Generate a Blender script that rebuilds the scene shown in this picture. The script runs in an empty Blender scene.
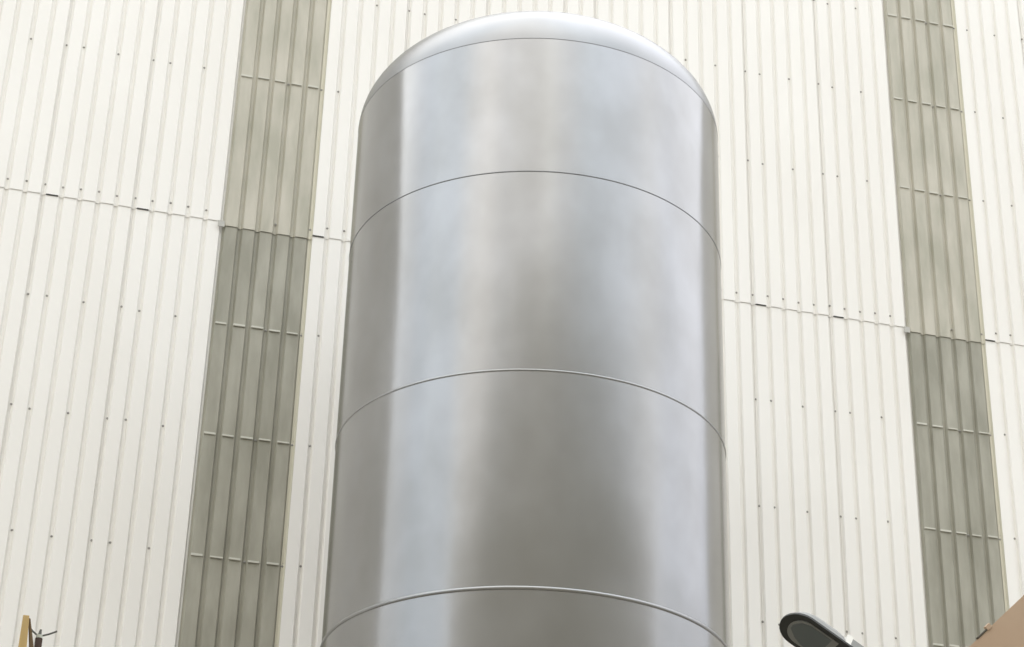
import bpy, bmesh, math, random
from mathutils import Vector, Matrix
random.seed(7)
C = bpy.context.scene.collection
scn = bpy.context.scene

# ---------------------------------------------------------------- camera
EYE = Vector((0, 0, 1.6))
FOCAL_PX = 2117.5                     # focal length in pixels of a 1024 px wide frame
AX = Vector((0.96608, -0.25696, 0.02555))    # camera right in the world
AY = Vector((0.14405, 0.45418, -0.87919))    # camera down
AZ = Vector((0.21431, 0.85305, 0.47579))     # camera forward
cam_d = bpy.data.cameras.new('camera')
cam = bpy.data.objects.new('camera', cam_d)
C.objects.link(cam)
cam.matrix_world = Matrix(((AX.x, -AY.x, -AZ.x, EYE.x),
                           (AX.y, -AY.y, -AZ.y, EYE.y),
                           (AX.z, -AY.z, -AZ.z, EYE.z),
                           (0, 0, 0, 1)))
cam_d.sensor_fit = 'HORIZONTAL'
cam_d.sensor_width = 36
cam_d.lens = 36 * FOCAL_PX / 1024
cam_d.clip_end = 500
scn.camera = cam

# ---------------------------------------------------------------- colour management
scn.view_settings.view_transform = 'Standard'
scn.view_settings.look = 'None'
scn.view_settings.gamma = 1
scn.view_settings.use_curve_mapping = False
scn.view_settings.exposure = 0.33

SKY_GAIN, SKY_LOW, SKY_TOP = 1.55, 0.40, 1.80
BLUE, GREY, WARM = (0.90, 0.97, 1.06), (0.95, 0.95, 0.95), (1.16, 1.14, 1.10)
BANKS = [(0, (1, 1, 1)), (80, (1.05, 1.07, 1.14)), (108, (1.03, 1.05, 1.10)), (122, (1.02, 1.03, 1.05)), (138, (0.92, 0.97, 1.04)),
         (165, (0.88, 0.94, 1.0)), (176, (1.0, 1.01, 1.02)), (187, (1.14, 1.14, 1.12)), (196, (0.98, 0.97, 0.95)), (214, (1.0, 0.99, 0.97)),
         (224, (1.12, 1.10, 1.07)), (234, (1.10, 1.09, 1.07)), (243, (0.93, 0.98, 1.03)), (264, (0.88, 0.94, 1.0)), (272, (0.90, 0.93, 0.96)),
         (279, (0.92, 0.95, 0.98)), (283, (1.22, 1.24, 1.25)), (292, (1.22, 1.24, 1.25)), (300, (1, 1, 1))]
# ---------------------------------------------------------------- world: bright overcast sky with thin blue gaps
W = bpy.data.worlds.new('overcast_sky')
scn.world = W
W.use_nodes = True
nt = W.node_tree
nt.nodes.clear()
N = lambda t: nt.nodes.new(t)
lk = nt.links.new
tc = N('ShaderNodeTexCoord')
def mth(op, a, b=None):
    n = N('ShaderNodeMath'); n.operation = op
    for k, v in enumerate((a, b)):
        if v is None: continue
        if isinstance(v, (int, float)): n.inputs[k].default_value = v
        else: lk(v, n.inputs[k])
    return n.outputs[0]
def mulc(a, b):
    n = N('ShaderNodeMix'); n.data_type = 'RGBA'; n.blend_type = 'MULTIPLY'; n.inputs[0].default_value = 1
    lk(a, n.inputs[6]); lk(b, n.inputs[7]); return n.outputs[2]
sep = N('ShaderNodeSeparateXYZ'); lk(tc.outputs['Generated'], sep.inputs[0])
# overcast brightness rises from the horizon to the zenith
el = N('ShaderNodeValToRGB'); lk(sep.outputs['Z'], el.inputs['Fac'])
for p, v in ((0.0, 0.32), (0.36, SKY_LOW * 0.78), (0.52, SKY_LOW * 0.90), (0.68, SKY_LOW * 0.95), (0.90, SKY_TOP), (1.0, SKY_TOP)):
    e = el.color_ramp.elements[0] if p == 0 else (el.color_ramp.elements[1] if p == 1 else el.color_ramp.elements.new(p))
    e.position = p; e.color = (v, v, v, 1)
# cloud banks and thinner blue stretches around the compass (azimuth 0..1 clockwise from north)
azm = mth('MULTIPLY', mth('ARCTAN2', sep.outputs['X'], sep.outputs['Y']), 1 / (2 * math.pi))
azm = mth('FRACT', mth('ADD', azm, 1.0))
ar = N('ShaderNodeValToRGB'); lk(azm, ar.inputs['Fac'])
while len(ar.color_ramp.elements) > 1: ar.color_ramp.elements.remove(ar.color_ramp.elements[-1])
for k, (deg, c) in enumerate(BANKS):
    e = ar.color_ramp.elements[0] if k == 0 else ar.color_ramp.elements.new(deg / 360)
    e.position = deg / 360; e.color = (*c, 1)
mp = N('ShaderNodeMapping'); mp.inputs['Scale'].default_value = (1, 1, 0.6)
mp.inputs['Location'].default_value = (0.35, 0.1, 0.0)
lk(tc.outputs['Generated'], mp.inputs['Vector'])
nz = N('ShaderNodeTexNoise')
nz.inputs['Scale'].default_value = 3.0; nz.inputs['Detail'].default_value = 3; nz.inputs['Roughness'].default_value = 0.5
lk(mp.outputs[0], nz.inputs['Vector'])
rp = N('ShaderNodeValToRGB')
rp.color_ramp.elements[0].position = 0.36; rp.color_ramp.elements[0].color = (0.93, 0.945, 0.965, 1)
rp.color_ramp.elements[1].position = 0.64; rp.color_ramp.elements[1].color = (1.05, 1.045, 1.03, 1)
lk(nz.outputs['Fac'], rp.inputs['Fac'])
bg = N('ShaderNodeBackground'); bg.inputs['Strength'].default_value = SKY_GAIN
lk(mulc(mulc(rp.outputs['Color'], el.outputs['Color']), ar.outputs['Color']), bg.inputs['Color'])
ow = N('ShaderNodeOutputWorld')
lk(bg.outputs[0], ow.inputs['Surface'])

# ---------------------------------------------------------------- helpers
def mat(name, col, rough=0.6, metal=0.0, noise=None, scale=(4, 4, 4), bump=0.0, spec=0.5, detail=4, aniso=0.0):
    m = bpy.data.materials.new(name); m.use_nodes = True
    t = m.node_tree; b = t.nodes['Principled BSDF']
    b.inputs['Base Color'].default_value = (*col, 1)
    b.inputs['Roughness'].default_value = rough
    b.inputs['Metallic'].default_value = metal
    b.inputs['Specular IOR Level'].default_value = spec
    if aniso:
        b.inputs['Anisotropic'].default_value = aniso; b.inputs['Anisotropic Rotation'].default_value = 0.25
        tg = t.nodes.new('ShaderNodeTangent'); tg.direction_type = 'RADIAL'; tg.axis = 'Z'
        t.links.new(tg.outputs[0], b.inputs['Tangent'])
    if noise:
        c2, lo, hi = noise
        tx = t.nodes.new('ShaderNodeTexCoord'); mm = t.nodes.new('ShaderNodeMapping')
        mm.inputs['Scale'].default_value = scale
        t.links.new(tx.outputs['Object'], mm.inputs['Vector'])
        n = t.nodes.new('ShaderNodeTexNoise'); n.inputs['Scale'].default_value = 1; n.inputs['Detail'].default_value = detail
        t.links.new(mm.outputs[0], n.inputs['Vector'])
        r = t.nodes.new('ShaderNodeValToRGB')
        r.color_ramp.elements[0].position = lo; r.color_ramp.elements[0].color = (*col, 1)
        r.color_ramp.elements[1].position = hi; r.color_ramp.elements[1].color = (*c2, 1)
        t.links.new(n.outputs['Fac'], r.inputs['Fac'])
        t.links.new(r.outputs['Color'], b.inputs['Base Color'])
        if bump:
            bp = t.nodes.new('ShaderNodeBump'); bp.inputs['Strength'].default_value = bump; bp.inputs['Distance'].default_value = 0.02
            t.links.new(n.outputs['Fac'], bp.inputs['Height']); t.links.new(bp.outputs[0], b.inputs['Normal'])
    return m

def obj(name, bm, m=None, parent=None, smooth=False):
    me = bpy.data.meshes.new(name)
    bmesh.ops.recalc_face_normals(bm, faces=bm.faces)
    bm.to_mesh(me); bm.free()
    if smooth:
        for p in me.polygons: p.use_smooth = True
    o = bpy.data.objects.new(name, me); C.objects.link(o)
    if m: me.materials.append(m)
    if parent: o.parent = parent
    return o

def thing(name, label, cat, loc=(0, 0, 0), group=None):
    o = bpy.data.objects.new(name, None); C.objects.link(o)
    o.location = loc; o.empty_display_size = 0.3
    o['label'] = label; o['category'] = cat
    if group: o['group'] = group
    return o

def box(bm, lo, hi, bevel=0.0):
    r = bmesh.ops.create_cube(bm, size=1)
    for v in r['verts']:
        v.co = Vector(((lo[k] + hi[k]) / 2 + v.co[k] * (hi[k] - lo[k])) for k in range(3))
    if bevel:
        es = {e for v in r['verts'] for e in v.link_edges}
        bmesh.ops.bevel(bm, geom=list(es), offset=bevel, segments=2, affect='EDGES')

def tube(bm, pts, rad, seg=12, caps=True):
    rads = rad if isinstance(rad, (list, tuple)) else [rad] * len(pts)
    pts = [Vector(p) for p in pts]; rings = []
    for i, p in enumerate(pts):
        d = (pts[min(i + 1, len(pts) - 1)] - pts[max(i - 1, 0)]).normalized()
        u = d.orthogonal().normalized()
        if rings:
            u = (pu - d * pu.dot(d)).normalized()
        pu = u; w = d.cross(u)
        rings.append([bm.verts.new(p + (u * math.cos(2 * math.pi * k / seg) + w * math.sin(2 * math.pi * k / seg)) * rads[i]) for k in range(seg)])
    for a, b in zip(rings, rings[1:]):
        for k in range(seg):
            bm.faces.new((a[k], a[(k + 1) % seg], b[(k + 1) % seg], b[k]))
    if caps:
        bm.faces.new(rings[0]); bm.faces.new(rings[-1])

def lathe(bm, prof, seg=160, close=False):
    rings = []
    for r, z in prof:
        if r < 1e-6: rings.append([bm.verts.new((0, 0, z))])
        else: rings.append([bm.verts.new((r * math.cos(2 * math.pi * k / seg), r * math.sin(2 * math.pi * k / seg), z)) for k in range(seg)])
    pairs = list(zip(rings, rings[1:])) + ([(rings[-1], rings[0])] if close else [])
    for a, b in pairs:
        for k in range(seg):
            q = (k + 1) % seg
            if len(a) == 1: bm.faces.new((a[0], b[q], b[k]))
            elif len(b) == 1: bm.faces.new((a[k], a[q], b[0]))
            else: bm.faces.new((a[k], a[q], b[q], b[k]))

def prism(bm, outline, frame, z0, z1):
    """outline (u, v) pairs extruded from z0 to z1 in the frame (origin, U, V, N)."""
    o, U, V, Nn = frame
    a = [bm.verts.new(o + U * u + V * v + Nn * z0) for u, v in outline]
    b = [bm.verts.new(o + U * u + V * v + Nn * z1) for u, v in outline]
    n = len(a)
    bm.faces.new(a); bm.faces.new(b)
    for k in range(n): bm.faces.new((a[k], a[(k + 1) % n], b[(k + 1) % n], b[k]))

# ---------------------------------------------------------------- materials
M = {}
M['white_sheet'] = mat('white_coated_steel', (0.82, 0.797, 0.75), 0.55, noise=((0.86, 0.84, 0.797), 0.35, 0.65), scale=(0.7, 0.7, 0.35), spec=0.25)
M['liner'] = mat('dark_liner', (0.05, 0.05, 0.045), 0.9)
M['screw'] = mat('dull_screw_metal', (0.32, 0.31, 0.29), 0.6)
M['gap_shade'] = mat('dark_lap_shade', (0.10, 0.10, 0.095), 0.9)  # shade of the open laps, put in as a dark colour
M['flap'] = mat('grey_flashing', (0.45, 0.44, 0.40), 0.6)
M['lip'] = mat('yellowed_sheet_edge', (0.62, 0.59, 0.475), 0.6)
M['seal'] = mat('pale_sealing_strip', (0.56, 0.55, 0.48), 0.7)
M['grp_clean'] = mat('weathered_translucent_sheet', (0.40, 0.385, 0.31), 0.45, noise=((0.53, 0.50, 0.42), 0.35, 0.68), scale=(5, 5, 1.2), detail=6, spec=0.3)
M['grp_dirty'] = mat('grimy_translucent_sheet', (0.29, 0.28, 0.225), 0.45, noise=((0.40, 0.385, 0.32), 0.35, 0.68), scale=(5, 5, 1.2), detail=6, spec=0.3)
M['tank_head'] = mat('dull_spun_aluminium', (0.24, 0.24, 0.238), 0.33, 1.0, noise=((0.275, 0.275, 0.275), 0.3, 0.7), scale=(1.6, 1.6, 1.1), detail=5)
M['tank'] = mat('dull_aluminium', (0.275, 0.273, 0.267), 0.21, 1.0, noise=((0.318, 0.318, 0.318), 0.34, 0.66), scale=(1.8, 1.8, 1.3), detail=7, bump=0.12, aniso=0.65)
M['tank_seam'] = mat('dull_aluminium_bead', (0.29, 0.29, 0.285), 0.4, 1.0)
M['dark_seam'] = mat('dark_seam_sealant', (0.16, 0.16, 0.16), 0.5, 0.8)
M['concrete'] = mat('grey_concrete', (0.22, 0.20, 0.165), 0.9, noise=((0.27, 0.245, 0.20), 0.3, 0.7), scale=(0.6, 0.6, 0.6))
M['stucco'] = mat('beige_render', (0.45, 0.43, 0.37), 0.9, noise=((0.51, 0.49, 0.42), 0.3, 0.7), scale=(0.4, 0.4, 0.4))
M['black'] = mat('black_bezel', (0.022, 0.023, 0.02), 0.5)
M['lens'] = mat('grey_lamp_lens', (0.10, 0.115, 0.112), 0.35, spec=0.4)
M['lens_rim'] = mat('grey_reflector_rim', (0.19, 0.195, 0.18), 0.5)
M['housing'] = mat('pale_grey_housing', (0.25, 0.255, 0.24), 0.5)
M['clamp'] = mat('white_clamp', (0.80, 0.79, 0.74), 0.5)
M['yellow'] = mat('yellow_timber', (0.44, 0.31, 0.12), 0.7, noise=((0.52, 0.37, 0.16), 0.3, 0.7), scale=(30, 30, 3))
M['brown'] = mat('brown_timber', (0.13, 0.085, 0.04), 0.8)
M['dark_pipe'] = mat('dark_brown_pipe', (0.05, 0.034, 0.026), 0.9, spec=0.1)
M['wire'] = mat('dark_grey_wire', (0.09, 0.09, 0.075), 0.6)
M['cap'] = mat('pale_pipe_cap', (0.50, 0.52, 0.45), 0.5)
M['tan'] = mat('tan_paint', (0.47, 0.335, 0.23), 0.8, noise=((0.52, 0.385, 0.275), 0.3, 0.7), scale=(3, 3, 3))
M['dark_steel'] = mat('dark_steel', (0.07, 0.06, 0.04), 0.7)

# ---------------------------------------------------------------- setting: ground and the building across the yard
D = 20.8                                        # distance of the cladding
bm = bmesh.new(); box(bm, (-60, -60, -0.3), (60, 30, 0)); g = obj('ground', bm, M['concrete']); g['kind'] = 'structure'
bm = bmesh.new(); box(bm, (-34, -22, 0), (44, -8, 23.8)); box(bm, (-34.3, -22, 23.8), (44.3, -7.7, 24.3))
w = obj('wall_opposite', bm, M['stucco']); w['kind'] = 'structure'

# ---------------------------------------------------------------- profiled cladding
P_DEPTH = 0.033
V0, V42 = 0.0870 * D, 0.4892 * D
def valley(i):
    if i <= 0: return V0 + 0.2007 * i
    if i <= 42: return V0 + (V42 - V0) / 42 * i
    return V42 + 0.1997 * (i - 42)
WALL_TOP = 21.2
Z = lambda t: 1.6 + t * D
SEAM = Z(0.5932)
ROWS = [0.8208, 0.7567, 0.6915, 0.5327, 0.4680, 0.4003]

def profile(i0, i1, lap=True):
    """(x, y) profile from valley i0 to valley i1; the last crown tucks under the next sheet."""
    pts = []
    hv, fl = 0.014, 0.020
    for i in range(i0, i1 + (1 if lap else 0)):
        a, b = valley(i), valley(i + 1)
        dy = 0.0 if i == i0 else (0.004 if i < i1 else 0.009)
        if i == i0:
            pts.append((a + 0.002, dy + 0.0)); pts.append((a + hv, dy))
        else:
            pts.append((a - hv, dy)); pts.append((a + hv, dy))
        pts += [(a + hv + fl, dy - P_DEPTH), (b - hv - fl, dy - P_DEPTH)]
    if not lap:
        b = valley(i1); pts += [(b - hv, 0.0), (b - 0.002, 0.0)]
    return pts

def sheet_bm(pts, z0, z1, yoff, th=0.003, slices=1):
    bm = bmesh.new(); rows = []
    zs = [z0 + (z1 - z0) * k / slices for k in range(slices + 1)]
    for z in zs:
        f = [bm.verts.new((x, D + y + yoff, z)) for x, y in pts]
        b = [bm.verts.new((x, D + y + yoff + th, z)) for x, y in pts]
        rows.append(f + b[::-1])
    for a, b in zip(rows, rows[1:]):
        n = len(a)
        for k in range(n): bm.faces.new((a[k], a[(k + 1) % n], b[(k + 1) % n], b[k]))
    bm.faces.new(rows[0]); bm.faces.new(rows[-1])
    return bm

bm = bmesh.new(); box(bm, (valley(-90), D + 0.16, 0), (valley(94), D + 0.30, WALL_TOP))
wall = obj('wall_back', bm, M['liner']); wall['kind'] = 'structure'

def screw_mesh():
    bm = bmesh.new()
    lathe(bm, [(0.0, 0.012), (0.006, 0.012), (0.008, 0.004), (0.0135, 0.002), (0.0135, 0.0)], seg=10)
    bmesh.ops.rotate(bm, verts=bm.verts, cent=(0, 0, 0), matrix=Matrix.Rotation(math.radians(90), 3, 'X'))
    me = bpy.data.meshes.new('screw'); bm.to_mesh(me); bm.free(); me.materials.append(M['screw']); return me
SCREW = screw_mesh()
def screw(x, y, z, parent):
    o = bpy.data.objects.new('screw', SCREW); C.objects.link(o); o.location = (x, y, z); o.parent = parent
    return o

def in_view(x, y, z, mg=6):
    v = Vector((x, y, z)) - EYE
    c = v.dot(AZ); px = 512 + FOCAL_PX * v.dot(AX) / c; py = 323.5 + FOCAL_PX * v.dot(AY) / c
    return -mg < px < 1024 + mg and -mg < py < 647 + mg

starts = [-85, -80, -75, -70, -65, -60, -55, -50, -45, -40, -35, -30, -25, -20, -15, -10, -5, 0, 5, 10, 15, 20, 22, 27, 32, 37, 42, 47, 52, 57, 62, 67, 72, 77, 82, 87, 92, 94]
for a, b in zip(starts, starts[1:]):
    ph = 0 if a < 22 else 2
    for up in (True, False, None):
        if a in (0, 42) and up is not None: continue
        z0, z1 = (SEAM, WALL_TOP) if up else ((SEAM - 6.6, SEAM + 0.15) if up is False else (0.0, SEAM - 6.45))
        yo = -0.008 if up else (0.0 if up is False else 0.008)
        s = obj('cladding_sheet', sheet_bm(profile(a, b), z0, z1, yo), M['white_sheet'], wall)
        for t in ROWS + ([0.6000] if up else []):
            z = Z(t)
            if not (z0 + 0.02 < z < z1) or (not up and z > SEAM): continue
            for i in range(a, b):
                if t != 0.6000 and (i - ph) % 5 not in (0, 1, 3): continue
                x = valley(i) + (0.006 if i == a else 0) + random.uniform(-0.004, 0.004)
                zz = z + random.uniform(-0.012, 0.012)
                if in_view(x, D, zz): screw(x, D + yo + (0 if i == a else 0.004), zz, s)
        if up and in_view(valley(a), D, SEAM):  # dark block standing in for the shade inside the hollow sheet lap
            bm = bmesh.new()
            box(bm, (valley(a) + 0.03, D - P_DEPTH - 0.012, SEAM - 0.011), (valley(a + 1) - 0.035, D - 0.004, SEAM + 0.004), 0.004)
            obj('lap_gap_shade', bm, M['gap_shade'], s)
# eaves flashing along the top of the wall
bm = bmesh.new(); box(bm, (valley(-85), D - 0.10, WALL_TOP), (valley(94), D + 0.34, WALL_TOP + 0.12), 0.01)
obj('eaves_flashing', bm, M['white_sheet'], wall)

# ---------------------------------------------------------------- translucent sheets
def translucent(i0, up, label):
    z0, z1 = (SEAM - 0.055, WALL_TOP) if up else (SEAM - 6.6, SEAM + 0.15)
    yo = -0.016 if up else -0.006
    t = thing('translucent_sheet', label, 'translucent panel', (valley(i0), D, z0), 'translucent sheets in the cladding')
    off = Vector((valley(i0), D, z0))
    def part(name, bm, m, **k):
        bmesh.ops.translate(bm, verts=bm.verts, vec=-off)
        return obj(name, bm, m, t, **k)
    pts = profile(i0, i0 + 5, lap=False)
    part('corrugated_sheet', sheet_bm(pts, z0, z1, yo), M['grp_clean'] if up else M['grp_dirty'])
    # yellowed free edge lying over the next white sheet
    b = valley(i0 + 5)
    part('sheet_edge', sheet_bm([(b - 0.012, 0.0), (b + 0.014, 0.0), (b + 0.030, -0.022)], z0, z1, yo - 0.006), M['lip'])
    zl = []
    for r in ROWS:
        z = Z(r) - 0.035
        if not (z0 + 0.1 < z < z1 - 0.1) or (not up and z > SEAM): continue
        for i in range(i0, i0 + 5):
            bm = bmesh.new()
            x0, x1 = valley(i) + 0.030, valley(i + 1) - 0.030
            jz = random.uniform(-0.006, 0.006); h = random.uniform(0.008, 0.014)
            x1 -= random.uniform(0, 0.02)
            box(bm, (x0, D - P_DEPTH + yo - 0.012, z + jz - h), (x1, D - P_DEPTH + yo + 0.004, z + jz + h), 0.003)
            part('sealing_strip', bm, M['seal'])
        for i in (i0 + 3, i0 + 5):
            s = screw(valley(i) - off.x, yo - 0.004, z - off.z, t)
    if up:
        for i in (i0 + 3, i0 + 5):
            screw(valley(i) - off.x, yo - 0.004, 0.13, t)
        bm = bmesh.new(); box(bm, (valley(i0) - 0.055, D - P_DEPTH - 0.03, SEAM - 0.085), (valley(i0) + 0.02, D - P_DEPTH - 0.022, SEAM - 0.005), 0.002)
        part('corner_flap', bm, M['flap'])
    return t
translucent(0, True, 'upper translucent sheet of the grey strip left of the tank')
translucent(0, False, 'lower grimy translucent sheet of the grey strip left of the tank')
translucent(42, True, 'upper translucent sheet of the grey strip right of the tank')
translucent(42, False, 'lower translucent sheet of the grey strip right of the tank, behind the street light')

# ---------------------------------------------------------------- storage tank
TD = 18.0; AZI = math.radians(14.76)
TR = TD * math.sin(math.radians(5.79))
TX, TY = TD * math.sin(AZI), TD * math.cos(AZI)
FRONT = TD - TR
tank = thing('storage_tank', 'tall silver metal cylindrical tank with domed top standing before white cladding', 'tank', (TX, TY, 0))
h = lambda e: 1.6 + FRONT * math.tan(math.radians(e))
seams = [h(36.10), h(32.54), h(27.17), h(21.31)]
step = seams[2] - seams[3]
levels = seams[:] 
while levels[-1] - step > 0.9: levels.append(levels[-1] - step)
levels.append(0.55)
for k in range(len(levels) - 1):
    top, bot = levels[k], levels[k + 1]
    bm = bmesh.new(); lathe(bm, [(TR, bot), (TR, top)], seg=256)
    obj('shell_course', bm, M['tank'], tank, smooth=True)
    rad = (0.007, 0.009, 0.013, 0.019)[min(k, 3)]
    bm = bmesh.new(); lathe(bm, [(TR - 0.004 + rad * math.cos(q * math.pi / 6) * 0.8, top + rad * math.sin(q * math.pi / 6)) for q in range(12)], seg=256, close=True)
    obj('weld_seam', bm, M['dark_seam'] if k < 2 else M['tank_seam'], tank, smooth=True)
bm = bmesh.new()
HH = TR * 0.54
lathe(bm, [(TR * math.cos(math.pi / 2 * q / 28), levels[0] + HH * math.sin(math.pi / 2 * q / 28)) for q in range(28)] + [(0, levels[0] + HH)], seg=256)
obj('domed_top', bm, M['tank_head'], tank, smooth=True)
bm = bmesh.new(); lathe(bm, [(TR - 0.05, 0.12), (TR - 0.05, 0.56)], seg=96); obj('skirt', bm, M['tank_seam'], tank, smooth=True)
bm = bmesh.new(); lathe(bm, [(0, 0.0), (TR + 0.25, 0.0), (TR + 0.25, 0.12), (0, 0.12)], seg=96); obj('plinth', bm, M['concrete'], tank)

# ---------------------------------------------------------------- street light at the lower right
def at(px, py, Y):
    d = AX * (px - 512) + AY * (py - 323.5) + AZ * FOCAL_PX
    return EYE + d * (Y / d.y)
nF = Vector((-0.451, -0.297, -0.841)).normalized()       # the way the lamp faces
aF = Vector((-0.872, -0.053, 0.487)); aF = (aF - nF * aF.dot(nF)).normalized()   # towards its rounded tip
wF = nF.cross(aF).normalized()
tip = at(781, 617.5, 12.5)
lamp_o = tip - aF * 0.16
lamp = thing('street_light', 'black rimmed grey street light head poking up at the lower right before white cladding', 'street light', (0, 0, 0))
def rounded(L0, L1, hw, seg=14, nose=1.0):
    """outline with a rounded nose at +u (centre at 0, length forward hw*nose) and a square tail at -L1."""
    pts = [(-L1, -hw), (-L1, hw)]
    for k in range(seg + 1):
        q = math.pi / 2 - math.pi * k / seg
        pts.append((L0 + math.cos(q) * hw * nose, math.sin(q) * hw))
    return pts
FR = (lamp_o, aF, wF, nF)
bm = bmesh.new(); prism(bm, rounded(0, 0.62, 0.148), FR, -0.016, 0.0)
bmesh.ops.bevel(bm, geom=[e for e in bm.edges if e.calc_face_angle(0) > 1.2 and e.calc_length() < 3], offset=0.005, segments=2, affect='EDGES')
obj('bezel', bm, M['black'], lamp)
bm = bmesh.new()
o2 = lamp_o
def loft(bm, sections):
    rings = []
    for outl, z in sections: rings.append([bm.verts.new(lamp_o + aF * u + wF * v + nF * z) for u, v in outl])
    for a, b in zip(rings, rings[1:]):
        n = len(a)
        for k in range(n): bm.faces.new((a[k], a[(k + 1) % n], b[(k + 1) % n], b[k]))
    bm.faces.new(rings[0]); bm.faces.new(rings[-1])
loft(bm, [(rounded(-0.005, 0.28, 0.140), -0.016), (rounded(-0.02, 0.25, 0.132), -0.06), (rounded(-0.05, 0.20, 0.10), -0.105)])
obj('housing', bm, M['housing'], lamp)
bm = bmesh.new(); prism(bm, rounded(-0.02, 0.24, 0.112, nose=0.95), FR, 0.0, 0.006); obj('reflector_rim', bm, M['lens_rim'], lamp)
bm = bmesh.new(); prism(bm, [(-0.19, 0.098), (-0.19, -0.102), (-0.03, -0.102), (0.035, -0.075), (0.070, -0.015), (0.066, 0.02), (0.0, 0.07), (-0.06, 0.092)], FR, 0.002, 0.010); obj('lens', bm, M['lens'], lamp)
bm = bmesh.new(); prism(bm, [(-0.62, -0.14), (-0.62, 0.11), (-0.31, 0.11), (-0.31, -0.14)], FR, -0.085, -0.016); obj('gear_box', bm, M['housing'], lamp)
bm = bmesh.new(); prism(bm, [(-0.31, -0.14), (-0.31, -0.05), (-0.27, -0.05), (-0.27, -0.14)], FR, -0.10, -0.016); obj('clamp', bm, M['clamp'], lamp)
elbow = lamp_o - aF * 1.5 - nF * 0.06
bm = bmesh.new(); tube(bm, [lamp_o - aF * 0.55 - nF * 0.07, lamp_o - aF * 1.1 - nF * 0.07, elbow], 0.04, 16); obj('arm', bm, M['housing'], lamp, smooth=True)
bm = bmesh.new(); tube(bm, [(elbow.x, elbow.y, 0), (elbow.x, elbow.y, elbow.z * 0.5), (elbow.x, elbow.y, elbow.z + 0.05)], [0.09, 0.075, 0.06], 20); obj('pole', bm, M['housing'], lamp, smooth=True)

# ---------------------------------------------------------------- yellow and brown post and the wired pipe at the lower left
PY = 12.0
top = at(26, 617, PY); lo_y = at(22, 650, PY); lo_b = at(31.5, 650, PY)
post = thing('timber_post', 'yellow timber post top with dark brown side board at the lower left', 'post', (0, 0, 0))
def board(name, pts, dep, m):
    """flat board through (point, width) pairs, square to the yard"""
    bm = bmesh.new(); A = []
    for p, w_ in pts:
        A.append([bm.verts.new(p + Vector((sx * w_ / 2, sy * dep / 2, 0))) for sx, sy in ((-1, -1), (1, -1), (1, 1), (-1, 1))])
    for a, b in zip(A, A[1:]):
        for k_ in range(4): bm.faces.new((a[k_], a[(k_ + 1) % 4], b[(k_ + 1) % 4], b[k_]))
    bm.faces.new(A[0]); bm.faces.new(A[-1])
    bmesh.ops.bevel(bm, geom=bm.edges[:], offset=0.003, segments=1, affect='EDGES')
    return obj(name, bm, m, post)
board('yellow_board', [(top, 0.036), (lo_y, 0.048), (Vector((lo_y.x, PY, 0)), 0.055)], 0.07, M['yellow'])
tb = top + Vector((0.021, 0.0, -0.012))
board('brown_board', [(tb, 0.010), (lo_b, 0.026), (Vector((lo_b.x, PY, 0)), 0.024)], 0.05, M['brown'])

pole = thing('capped_pipe', 'thin dark brown capped pipe with bent wires beside the yellow timber post', 'pipe', (0, 0, 0))
PY2 = PY + 0.05
pt = at(39, 638.5, PY2)
bm = bmesh.new(); tube(bm, [(pt.x, pt.y, 0), (pt.x, pt.y, pt.z)], 0.021, 14); obj('pipe', bm, M['dark_pipe'], pole, smooth=True)
bm = bmesh.new(); tube(bm, [(pt.x, pt.y, pt.z - 0.01), (pt.x, pt.y, pt.z + 0.02)], 0.019, 14); obj('cap', bm, M['cap'], pole)
bm = bmesh.new(); tube(bm, [(pt.x, pt.y, pt.z + 0.015), (pt.x + 0.004, pt.y, pt.z + 0.055)], [0.012, 0.006], 10); obj('finial', bm, M['wire'], pole)
bm = bmesh.new(); tube(bm, [at(30.5, 628.5, PY2), at(33, 631.5, PY2), at(36.5, 634.5, PY2), at(39, 635.5, PY2)], 0.0055, 8); obj('wire', bm, M['wire'], pole)
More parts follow.
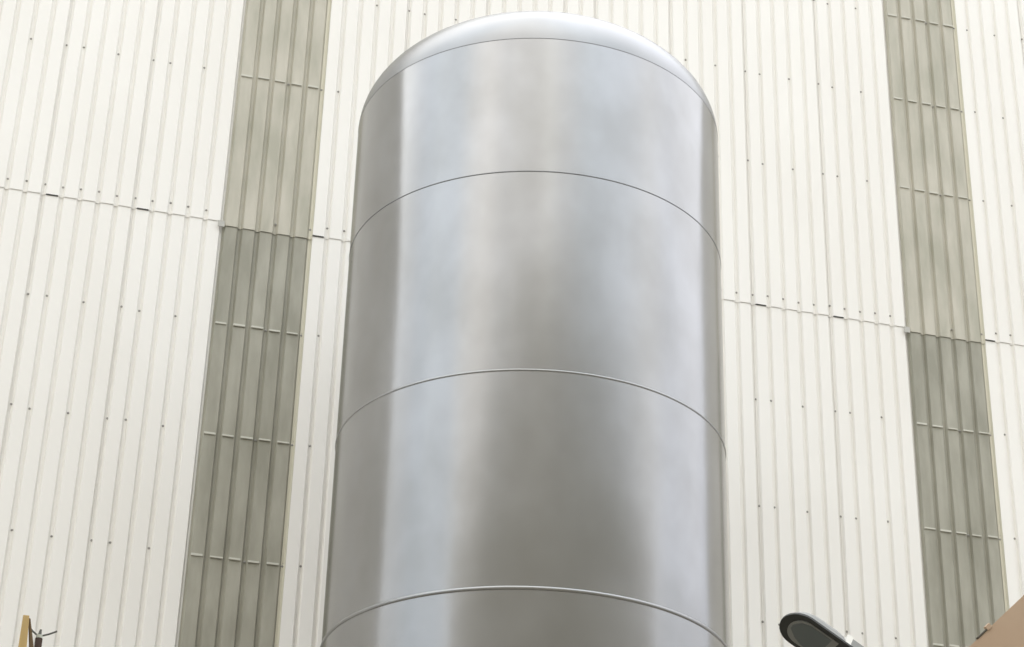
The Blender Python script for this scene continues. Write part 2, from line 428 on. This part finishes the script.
bm = bmesh.new(); tube(bm, [at(39, 635.5, PY2), at(43, 635.6, PY2), at(49, 634.2, PY2), at(53, 632.8, PY2), at(57, 631.3, PY2)], 0.0055, 8); obj('wire', bm, M['wire'], pole)

# ---------------------------------------------------------------- tan sloping beam at the lower right corner
BY = 9.0
p0, p1 = at(968, 647, BY), at(1024, 594, BY)
bd = (p1 - p0).normalized()
bn = Vector((bd.z, 0, -bd.x)).normalized()
if bn.z > 0: bn = -bn
bd.y = 0; bd.normalize(); bn = Vector((bd.z, 0, -bd.x))
start = p0 - bd * (p0.z / bd.z); end = p1 + bd * 1.2
beam = thing('sloping_beam', 'tan painted sloping beam crossing the lower right corner', 'beam', (0, 0, 0))
bm = bmesh.new()
A = []
for p in (start, end):
    A.append([bm.verts.new(p + bn * t + Vector((0, y, 0))) for t, y in ((0, 0), (0.75, 0), (0.75, 0.45), (0.32, 0.45))])
for v in A[0][1:3]: v.co.z = max(v.co.z, 0.0)
for k in range(4): bm.faces.new((A[0][k], A[0][(k + 1) % 4], A[1][(k + 1) % 4], A[1][k]))
bm.faces.new(A[0]); bm.faces.new(A[1])
bmesh.ops.bevel(bm, geom=bm.edges[:], offset=0.006, segments=2, affect='EDGES')
obj('box_girder', bm, M['tan'], beam)
def slab(u0, u1, t0, t1, y0, y1, name, m):
    bm = bmesh.new(); A = []
    for u in (u0, u1):
        A.append([bm.verts.new(p0 + bd * u + bn * t + Vector((0, y, 0))) for t, y in ((t0, y0), (t1, y0), (t1, y1), (t0, y1))])
    for k in range(4): bm.faces.new((A[0][k], A[0][(k + 1) % 4], A[1][(k + 1) % 4], A[1][k]))
    bm.faces.new(A[0]); bm.faces.new(A[1])
    bmesh.ops.bevel(bm, geom=bm.edges[:], offset=0.002, segments=1, affect='EDGES')
    obj(name, bm, m, beam)
slab(0.075, 0.165, -0.004, 0.006, -0.004, 0.012, 'edge_strip', M['dark_steel'])
slab(0.15, 0.185, -0.016, 0.01, -0.006, 0.014, 'lug', M['tan'])
bm = bmesh.new(); box(bm, (end.x - 0.35, BY, 0), (end.x - 0.05, BY + 0.4, end.z - 0.6), 0.01); obj('column', bm, M['tan'], beam)
